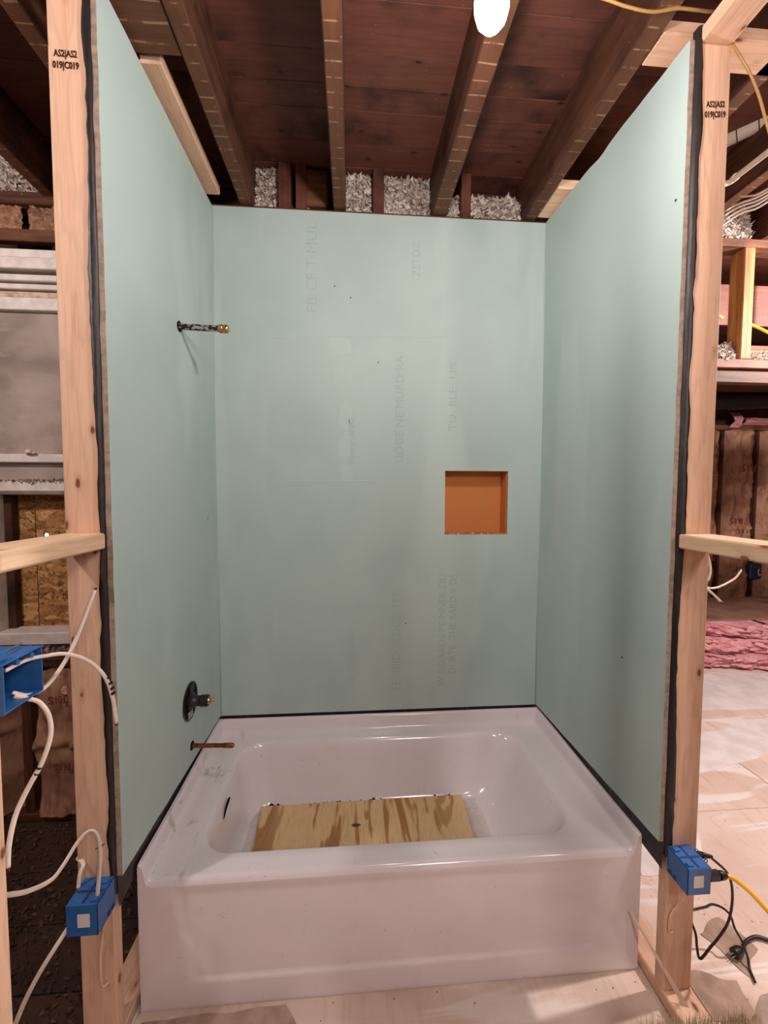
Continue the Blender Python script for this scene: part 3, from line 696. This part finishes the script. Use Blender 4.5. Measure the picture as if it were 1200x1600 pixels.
# ================================================================== CABLES
def cable(name, lab, cat, pts, r, mat, flat=.55, group=None, up=None, tips=True):
    o = thing(name, lab, cat, pts[0], group)
    MB().tube(pts, r, 10, flat, up, 10).build('jacket', mat, o, True)
    return o
def tip(o, p, q, r=.0016, n=2, mat=None):   # bare ends of the conductors
    p, q = Vector(p), Vector(q); d = (p-q).normalized(); sd = d.cross(Vector((0, 1, 0))).normalized()
    for k in range(n): MB().lathe([(r, -.004), (r, .006)], p+sd*(k-.5)*.004, p+sd*(k-.5)*.004+d, 6).build('conductor', mat or (COPPER if k else CORDB), o.children[0])
G = 'white cable tails at the left studs'
YB_ = -1.06
pt = [P(20, 1082, 'x', -.80)]+[P(x, y, 'y', v) for x, y, v in ((45, 1086, -1.09), (70, 1074, -1.06), (92, 1048, -1.04), (112, 1014, -1.02), (130, 970, -1.0), (148, 922, -.98))]
o = cable('electrical_cable', 'white cable tail rising from the large blue box to a cut end', 'cable', pt, .0046, CABLE, .6, G, (0, 1, 0)); tip(o, pt[-1], pt[-2])
pt = [P(8, 1048, 'x', -.79)]+[P(x, y, 'y', v) for x, y, v in ((40, 1032, -1.09), (70, 1025, -1.07), (105, 1022, -1.05), (140, 1034, -1.03), (164, 1058, -1.02), (176, 1090, -1.01), (182, 1130, -1.0))]
o = cable('electrical_cable', 'white cable arching over from the large blue box, black print near its end', 'cable', pt, .0040, CABLE, .7, G); tip(o, pt[-1], pt[-2])
for k, (x, y) in enumerate(((170, 1058), (174, 1067), (177, 1075), (178, 1083))):
    MB().lathe([(.0043, -.0016), (.0043, .0016)], P(x-1, y, 'y', -1.017), P(x+3, y+8, 'y', -1.014), 8).build('cable_print', CABLE_P, o.children[0])
pt = [P(22, 1088, 'x', -.79)]+[P(x, y, 'y', v) for x, y, v in ((45, 1092, -1.10), (62, 1098, -1.09), (76, 1118, -1.09), (79, 1148, -1.09), (66, 1190, -1.10), (42, 1235, -1.11), (24, 1275, -1.12), (14, 1320, -1.13), (12, 1356, -1.135))]
o = cable('electrical_cable', 'white cable looping down out of the large blue box', 'cable', pt, .0045, CABLE, .6, G); tip(o, pt[-1], pt[-2])
for k, (x, y) in enumerate(((61, 1200), (57, 1209), (52, 1217), (48, 1224), (44, 1231), (41, 1238))):
    MB().lathe([(.0047, -.001), (.0047, .001)], P(x, y, 'y', -1.104), P(x-5, y+9, 'y', -1.106), 8).build('cable_print', CABLE_P, o.children[0])
pt = [P(-8, 1400, 'y', -1.08)]+[P(x, y, 'y', v) for x, y, v in ((15, 1398, -1.05), (45, 1392, -1.01), (80, 1375, -.97), (100, 1350, -.94), (122, 1315, -.915), (140, 1298, -.905), (152, 1305, -.90), (157, 1332, -.895), (155, 1365, -.895), (152, 1400, -.895))]+[Vector((-.785, -.893, .495))]
o = cable('electrical_cable', 'white cable looping from left edge into the small blue box', 'cable', pt, .0052, CABLE, .5, G)
pt = [Vector((-.842, -.90, .445)), P(88, 1478, 'y', -.92), P(62, 1520, 'y', -.93), P(40, 1562, 'y', -.935), P(22, 1605, 'y', -.94)]
o = cable('electrical_cable', 'white cable running down to the floor behind the small blue box', 'cable', pt, .0058, CABLE, .6, G)
pt = [P(122, 1388, 'y', -.868), P(125, 1365, 'y', -.862), P(130, 1350, 'y', -.85), Vector((-.866, -.83, .555))]
cable('electrical_cable', 'short pale cable stub between the small blue box and stud edge', 'cable', pt, .005, CABLE, .6, G)
pt = [Vector((-.775, -.870, .437)), P(158, 1475, 'y', -.846), P(157, 1510, 'y', -.844), P(160, 1540, 'y', -.8455), P(170, 1536, 'y', -.842)]
cable('electrical_cable', 'thin pale cable on stud face under the small blue box near the bottom', 'cable', pt, .0035, wood('pale', 'z'), .6, G)
MB().tube([P(149, 1327, 'y', -.843), P(160, 1321, 'y', -.90), P(163, 1318, 'y', -.905)], .0012, 6, sub=3).build('cable_staple', CORDB, bpy.data.objects['wall_frame'], True)
# right stud
G2 = 'white cable tails behind the right stud'
pt = [P(1096, 870, 'y', -.79), P(1101, 862, 'y', -.79), P(1107, 872, 'y', -.78), P(1110, 890, 'y', -.78), P(1107, 905, 'y', -.785), P(1098, 914, 'y', -.79), P(1106, 921, 'y', -.80), P(1116, 930, 'y', -.81), P(1126, 940, 'y', -.82)]
o = cable('electrical_cable', 'thick white cable tail hanging under the right rail, pointing down', 'cable', pt, .0042, CABLE, .7, G2); tip(o, pt[-1], pt[-2], .001)
pt = [P(1098, 872, 'y', -.785), P(1103, 866, 'y', -.785), P(1106, 882, 'y', -.78), P(1102, 896, 'y', -.785), P(1098, 908, 'y', -.79), P(1106, 918, 'y', -.79), P(1120, 918, 'y', -.78), P(1138, 910, 'y', -.77), P(1150, 902, 'y', -.765), P(1158, 891, 'y', -.76)]
o = cable('electrical_cable', 'thin white cable tail curling upward under the right rail', 'cable', pt, .0028, CABLE, .8, G2); tip(o, pt[-1], pt[-2], .001)
pt = [P(1092, 1000, 'y', -.79), P(1102, 1007, 'y', -.80), P(1111, 1012, 'y', -.81)]
o = cable('electrical_cable', 'short white cable end beside the pink batts', 'cable', pt, .0026, CABLE, .8, G2)
pt = [P(1045, 1455, 'y', -.843), P(1048, 1430, 'y', -.845), P(1058, 1415, 'y', -.848), P(1066, 1402, 'y', -.86), Vector((.79, -.88, .427))]
pt = [P(1052, 1456, 'y', -.843)]+pt
cable('electrical_cable', 'thin tan cable on stud face below the corded blue box', 'cable', pt, .003, wood('pale', 'z'), .7, G2)
# yellow cables at the ceiling
pt = [(.30, -.905, 2.73), (.448, -.896, 2.728), (.53, -.893, 2.715), (.60, -.89, 2.712), (.66, -.893, 2.722), (.715, -.89, 2.726), (.76, -.87, 2.748), (.80, -.86, 2.76)]
cable('ceiling_cable', 'yellow cable strung under the joist at the top of the photo', 'cable', pt, .0042, WIREY, .7)
pt = [(.90, -.80, 2.77), (.872, -.83, 2.72), tuple(P(1150, 78, 'y', -.85)), tuple(P(1172, 115, 'y', -.86)), tuple(P(1186, 150, 'y', -.87)), tuple(P(1200, 200, 'y', -.88)), tuple(P(1215, 250, 'y', -.89))]
cable('ceiling_cable', 'yellow cable hanging down past the right stud top', 'cable', pt, .0045, WIREY, .7)
# black cords and yellow extension cord
pl = thing('power_cord', 'black power cord plugged into the blue box, looping over the floor', 'cord', (.84, -.866, .478))
MB().box((xr+.001, -.872, .468), (.856, -.856, .488), .004).lathe([(.009, 0), (.006, .018), (.0045, .03)], (.855, -.864, .478), (.88, -.866, .474), 12).build('plug', CORDB, pl, 'auto')
q0 = Vector((.878, -.866, .474))
pts = [q0]+[P(x, y, 'y', v) for x, y, v in ((1135, 1362, -.865), (1143, 1382, -.86), (1144, 1410, -.85), (1138, 1440, -.84), (1125, 1462, -.83), (1110, 1480, -.82), (1094, 1498, -.81), (1089, 1480, -.80), (1087, 1460, -.79), (1079, 1435, -.77), (1079, 1424, -.76))]
pts += [P(1090, 1420, 'y', -.74), P(1103, 1417, 'y', -.72), P(1113, 1413, 'y', -.70), P(1128, 1418, 'y', -.70), P(1141, 1430, 'y', -.71), P(1148, 1450, 'y', -.73), P(1160, 1472, 'z', .045), P(1168, 1495, 'z', .026), P(1171, 1512, 'z', .008), P(1180, 1535, 'z', .005)]
MB().tube(pts, .0036, 10, 1, None, 8).build('cord', CORDB, pl, True)
ey = thing('extension_cord', 'yellow extension cord with black end plugged into the blue box', 'cord', (.83, -.905, .452))
MB().box((xr+.001, -.912, .438), (.876, -.890, .466), .006).lathe([(.012, 0), (.011, .012), (.006, .022)], (.874, -.903, .453), (.908, -.903, .451), 14).build('connector', CORDB, ey, 'auto')
pts = [Vector((.893, -.903, .452)), P(1148, 1374, 'y', -.91), P(1170, 1392, 'y', -.92), P(1190, 1413, 'y', -.93), P(1212, 1440, 'y', -.94), P(1245, 1500, 'y', -.94)]
MB().tube(pts, .0058, 12, 1, None, 8).build('cord', CORDY, ey, True)
lp = thing('loose_plug', 'loose black three prong plug lying on the plywood floor', 'plug', P(1148, 1492, 'z', .0))
a = P(1158, 1484, 'z', .016); b = P(1140, 1494, 'z', .016); d = (b-a).normalized()
MB().lathe([(.006, -.012), (.011, 0), (.015, .012), (.0155, .034), (.0135, .036)], a, b, 16).build('plug_body', CORDB, lp, 'auto')
sd = d.cross(Vector((0, 0, 1))).normalized()
for k in (-1, 0, 1): MB().tube([a+d*.034+sd*k*.006+Vector((0, 0, .004*(k == 0))), a+d*.052+sd*k*.006+Vector((0, 0, .004*(k == 0)))], .0016, 6, sub=1).build('prong', STEEL, lp)
MB().tube([a-d*.010, P(1165, 1472, 'z', .010), P(1180, 1464, 'z', .008), P(1198, 1468, 'z', .007), P(1230, 1482, 'z', .006)], .0058, 10, 1, None, 8).build('cord', CORDB, lp, True)

# ================================================================== LEFT ROOM INSULATION
def batt(name, lab, x0, x1, z0, z1, y, dep, seed, mat=KRAFT, group=None, sag=1.0, txt=()):
    t = thing(name, lab, 'insulation', ((x0+x1)/2, y, z0), group)
    def f(u, v):
        x = x0+(x1-x0)*u; z = z0+(z1-z0)*v; e = min(u, 1-u)
        b = sst(0, .22, e)*dep
        wr_ = .5*dep*nz(u*3, v*(z1-z0)*4, seed)+.4*dep*nz(u*7+v*3, v*(z1-z0)*6-u*4, seed+3)+.12*dep*nz(u*14, v*(z1-z0)*20, seed+5)
        crease = -.35*dep*max(0, 1-abs(((v*(z1-z0)*1.9+seed*.37) % 1)-.5)*16)
        return (x+.006*nz(v*8, seed, 0), y-b*sag-wr_-crease*sst(0, .1, e)*-1, z)
    MB().grid(f, 30, int(56*(z1-z0))+8).build('facing', mat, t, True)
    for body, u, v, sz in txt:
        p = Vector(f(u, v)); text('facing_print', body, sz, (p.x, p.y-.012*1.0, p.z), rot(90, 'X') @ rot(180, 'Z'), KPRINT, t, .0015)
    return t
GL = 'kraft batts under the window'
batt('insulation_batt', 'kraft faced insulation batt under the window, leftmost', -2.1, -1.64, .04, .72, .07, .07, 2, group=GL)
batt('insulation_batt', 'kraft faced insulation batt under the window, next to the left stud', -1.60, -1.32, .04, .72, .07, .07, 5, group=GL, txt=(('R15', .5, .8, .05), ('R15', .55, .35, .05)))
batt('insulation_batt', 'kraft faced insulation batt behind the left stud below the sill', -1.28, -1.0, .04, .72, .07, .07, 8, group=GL)
MB().grid(lambda u, v: (-1.60+.26*u, .02-.04*abs(nz(u*4, v*3, 2)), .60+.09*v), 14, 8).build('loose_wool', PINK, bpy.data.objects['insulation_batt.001'], True)
def pile(name, lab, box, n, s, seed):
    random.seed(seed); mb = MB(); x0, y0, z0, x1, y1, z1 = box
    def f(u, v):
        x = x0+(x1-x0)*u; z = z0+(z1-z0)*v; return (x, y1-(y1-y0)*.5*(1-v)+.02*nz(x*9, z*9, seed), z)
    mb.grid(f, 24, 12)
    for _ in range(n):
        u, v = random.random(), random.random(); c = Vector(f(u, v))+Vector((0, random.uniform(-.018, .004), 0))
        k = s*random.uniform(.5, 1.5); q = [Vector([random.gauss(0, k) for _ in range(3)]) for _ in range(4)]
        mb.add([c+a for a in q], [[0, 1, 2], [0, 2, 3], [0, 3, 1], [1, 3, 2]])
    o = mb.build(name, CELL, None, fixn=False); o['kind'] = 'stuff'; return tag(o, lab, 'insulation')
pile('cellulose_fluff', 'grey cellulose fluff in the leftmost ceiling bay above the window', (-1.95, .0, 2.785, -1.46, .09, 2.96), 1500, .009, 1)
for i, (a, b, zt, lab) in enumerate(((-.577, -.47, 2.965, 'grey cellulose fluff above back board beside the left dark block'), (-.415, -.34, 2.81, 'small heap of cellulose fluff low beside the old brown block'),
        (-.171, -.052, 2.965, 'grey cellulose fluff just right of the middle joist'), (.003, .215, 2.965, 'wide patch of cellulose fluff left of the bulb joist'),
        (.285, .352, 2.90, 'narrow strip of cellulose fluff right of the bulb joist'), (.402, .642, 2.90, 'grey cellulose fluff in the bay nearest the right board'))):
    pile('cellulose_fluff', lab, (a, .03, 2.757, b, .085, zt), int(9000*(b-a)*(zt-2.757)/.2), .0075, 11+i)
rb = thing('rafter_brace', 'dark diagonal lumber brace at the ceiling of the left room', 'lumber', (-1.5, -.1, 2.78)); 
MB().box((-1.47, .0, 2.786), (-1.42, .02, 2.80), .002).build('brace', wood('mid', 'x'), rb)

# ================================================================== RIGHT ROOM
pile('cellulose_fluff', 'pale cellulose fluff on the plate beside the white cable bundle', (1.50, .0, 2.737, 1.80, .08, 2.92), 4000, .006, 21)
pile('cellulose_fluff', 'pale cellulose fluff resting on the header left of the lit cripple stud', (1.50, .0, 2.168, 1.735, .07, 2.25), 1800, .006, 22)
pile('cellulose_fluff', 'pale cellulose fluff on the header right of the lit cripple stud', (1.81, .0, 2.168, 2.15, .07, 2.215), 1300, .006, 23)
pp = thing('drain_pipe', 'wide white plastic drain pipe high in the right room', 'pipe', (1.5, -.3, 2.7))
a, b = P(1120, 222, 'y', -.22), P(1230, 168, 'y', -.38); d = (b-a).normalized()
MB().lathe([(.036, -.3), (.036, (b-a).length+.3)], a, b, 24).build('pipe', PVC, pp, 'auto')
for k in (.30, .62): MB().lathe([(.0375, 0), (.0375, .003)], a.lerp(b, k), b, 24).build('joint_line', DARK, pp)
sp_ = thing('supply_pipe', 'slim white plastic pipe with elbow below the drain pipe', 'pipe', (1.2, -.5, 2.6))
a, b = P(1148, 278, 'y', -.46), P(1215, 226, 'y', -.72)
MB().tube([P(1120, 290, 'y', -.44), P(1134, 287, 'y', -.44), P(1143, 283, 'y', -.45), a, b], .0095, 12, 1, None, 6).build('pipe', PVC, sp_, True)
MB().lathe([(.0125, -.012), (.0125, .012)], a, b, 14).build('elbow_collar', PVC, sp_, 'auto')
for i, (y0_, x1_, y1_) in enumerate(((336, 1200, 297), (342, 1200, 302), (349, 1200, 306), (355, 1200, 312), (332, 1200, 292))):
    pt = [P(1118, y0_+6, 'y', -.02), P(1140, y0_-11, 'y', -.05), P(1160, y0_-20 - i, 'y', -.09), P(1182, (y0_-20+y1_)/2+2, 'y', -.13), P(1215, y1_-7, 'y', -.2)]
    tag(MB().tube(pt, .0045, 8, .8, None, 6).build('bundle_cable', CABLE, None, True), ['lowest cable of the white bundle above the cellulose', 'second white cable of the bundle above the cellulose', 'middle white cable of the bundle above the cellulose', 'upper white cable of the bundle above the cellulose', 'topmost white cable of the bundle above the cellulose'][(3, 2, 1, 0, 4)[i]], 'cable', 'white cable bundle in the right room')
tag(MB().tube([P(1120, 492, 'y', .16), P(1130, 497, 'y', .15)], .007, 8, .6, None, 2).build('lime_cable', WIREL, None, True), 'short lime yellow cable piece left of the lit cripple stud', 'cable')
tag(MB().tube([P(1168, 505, 'y', .10), P(1180, 510, 'y', .09), P(1205, 522, 'y', .05)], .008, 8, .6, None, 4).build('lime_cable', WIREL, None, True), 'lime yellow cable right of the lit cripple stud', 'cable')
# far wall batts
GR = 'kraft batts on the far wall of the right room'; yw = 2.5
xs = [3.42, 3.98, 4.40, 4.82, 5.24]
for i in range(4):
    x0, x1 = xs[i], xs[i+1]
    lab = ['kraft faced batt on the far wall, half hidden by the right stud', 'kraft faced batt with upside-down red print in the middle of the far wall', 'kraft faced batt on the far wall behind the small dark blue box', 'kraft faced batt at the far right of the far wall'][i]
    tx = [(('R15', .75, .86, .07), ('R15', .8, .32, .07)), (('R15', .62, .80, .11), ('OWENS', .5, .72, .06), ('R15', .40, .52, .10), ('R15', .62, .47, .10), ('R15', .5, .26, .09)), (('R15', .5, .6, .09),), ()][i]
    tx = [q for q in tx if q[0] != 'OWENS']
    batt('insulation_batt', lab, x0+.015, x1-.02, .1, 2.2, yw, .07, 31+i*3, group=GR, txt=tx)
fw_ = bpy.data.objects['wall_far_right']
MB().box((3.0, 2.42, 2.2), (5.5, 2.55, 2.25), .004).build('top_plate', wood('mid', 'x'), fw_)
for x in xs: MB().box((x-.012, 2.46, .04), (x+.012, 2.55, 2.2), .003).build('stud', wood('old', 'z'), fw_)
MB().box((2.6, 2.40, 0), (5.5, 2.54, .10), .004).build('sole_plate', wood('mid', 'x'), fw_)
for i, (x0, x1, z0, z1) in enumerate(((3.98, 4.09, 2.22, 2.38), (4.12, 4.75, 2.25, 2.33))):
    tag(MB().grid(lambda u, v: (x0+(x1-x0)*u, 2.40-.06*math.sin(math.pi*v)-.03*nz(u*6, v*4, i), z0+(z1-z0)*v), 20, 8).build('wool_scrap', PINK, None, True), ('small upright pink wool scrap above the far wall plate', 'long pink wool strip tucked above the far wall plate')[i], 'insulation')
dk = thing('black_duct', 'black wrapped duct along the ceiling of the far room', 'duct', (4, 2.1, 2.35))
MB().tube([(2.6, 2.05, 2.44), (3.6, 2.05, 2.43), (4.4, 2.0, 2.47), (5.4, 1.9, 2.5)], .09, 14, 1, None, 6).build('duct_skin', BLACKM, dk, True)
MB().box((2.2, 1.2, 2.5), (5.5, 2.54, 2.54), .002).build('ceiling_panel', wood('old', 'x'), dk)
bx = thing('wall_box', 'small dark blue wall box among the kraft batts', 'outlet box', P(1182, 895, 'y', 2.36))
q = P(1182, 893, 'y', 2.36)
MB().box(q+Vector((-.07, 0, -.085)), q+Vector((.07, .07, .085)), .01).build('body', plain('dark_blue_box', (30, 56, 96), .4), bx)
MB().tube([q+Vector((.02, -.008, .03)), q+Vector((.0, -.02, 0)), q+Vector((.01, -.02, -.04)), q+Vector((.04, -.01, -.03))], .006, 6).build('wire', PVC, bx, True)
# pink batts piled on the floor
tp = thing('cardboard_sheet', 'flat brown sheet lying on top of the pink batt pile', 'sheet', (3.6, 1.9, .36))
MB().box((2.7, 1.55, .352), (4.9, 2.3, .364), .003).build('panel', plain('dusty_brown_sheet', (150, 112, 92), .8, var=.2, vs=5), tp)
for i, (z0, z1, dx, lab) in enumerate(((.004, .118, 0, 'pink fibreglass batt at the bottom of the floor pile'), (.124, .236, .04, 'pink fibreglass batt in the middle of the floor pile'), (.242, .350, .02, 'pink fibreglass batt at the top of the floor pile'))):
    def slab(u, v, i=i, z0=z0, z1=z1):
        s_ = u; x = 2.45+2.5*s_; a_ = v*math.pi
        yfr = 1.37-.17*(s_*2.5-.4)+.05*i+.09*nz(s_*6, i*3, 1)+.03*nz(s_*21, i*3, 2)
        y = yfr+.07*(1-math.sin(a_)**.5)+.05*nz(s_*30, v*6, i)+.03*nz(s_*70, v*14, i)+.05*nz(s_*11, v*3, i+8) if 0 < v < 1 else yfr+.6
        z = (z0+z1)/2-(z1-z0)/2*math.cos(a_)+.022*nz(s_*13, v*3, i+5)*math.sin(a_)+.012*nz(s_*45, v*9, i+2)*math.sin(a_)
        return (x, y, max(.002, z))
    tag(MB().grid(slab, 200, 22).build('insulation_batt', PINK, None, True), lab, 'insulation', 'pink batts piled on the floor')

# ================================================================== FOREGROUND BITS
a = P(984, 1423, 'y', -.758); b = P(1087, 1600, 'z', .004); sd = Vector((.012, -.004, .004)); mb = MB()
N = 12; lpv = []
for i in range(N+1):
    t_ = i/N; c = a.lerp(b, t_)+Vector((0, -.012*math.sin(math.pi*t_), 0)); wd = .2+.45*t_; lpv += [c-sd*wd, c+sd*wd]
mb.add(lpv, [[2*i, 2*i+1, 2*i+3, 2*i+2] for i in range(N)]); mb.add([q+Vector((0, -.0012, .0008)) for q in lpv], [[2*i+2, 2*i+3, 2*i+1, 2*i] for i in range(N)])
tag(mb.build('plastic_strip', plain('dull_clear_plastic', (206, 180, 160), .35), None, True), 'thin clear plastic strip leaning from the floor onto the tub corner', 'plastic strip')
bm_ = thing('brush', 'tan bristled brush at the bottom edge of the photo', 'brush', (.74, -1.0, 0))
MB().box((.575, -1.03, .0), (.915, -.965, .05), .01).build('block', wood('mid', 'x'), bm_)
mb = MB(); random.seed(5)
for i in range(1400):
    x = random.uniform(.585, .905); y = random.uniform(-1.022, -.973); h = .150+random.uniform(-.012, .006)+.006*nz(x*20, y, 1)
    q = Vector((x+random.gauss(0, .008), y+random.gauss(0, .008), h)); d = .0032
    mb.add([(x-d, y, .05), (x+d, y, .05), (x, y+d, .05), q], [[0, 1, 3], [1, 2, 3], [2, 0, 3]])
o = mb.build('bristles', BRIST, bm_, fixn=False); o['kind'] = 'stuff'
c0 = P(1190, 1528, 'z', .14)
def bag(u, v):
    a_ = u*2*math.pi; q = P(1232, 1640, 'z', 0); r_ = .07*(1-.75*v**1.5)+.012*nz(math.cos(a_)*2, math.sin(a_)*2, v*4)
    return (q.x+.02+r_*math.cos(a_), q.y+.02+r_*math.sin(a_), .15*v)
tag(MB().grid(bag, 30, 14).build('plastic_bag', FILM, None, True), 'pale clear plastic bag at the bottom right corner', 'plastic bag')

random.seed(9)
o = rubble('floor_debris', plain('dark_floor_debris', (96, 74, 60), .95, var=.4, vs=60), None, (-2.2, -1.6, .002, -.87, 0, .010), 5000, .006)
tag(o, 'dark crumbs and splinters scattered over the old boards left of the tub', 'debris')
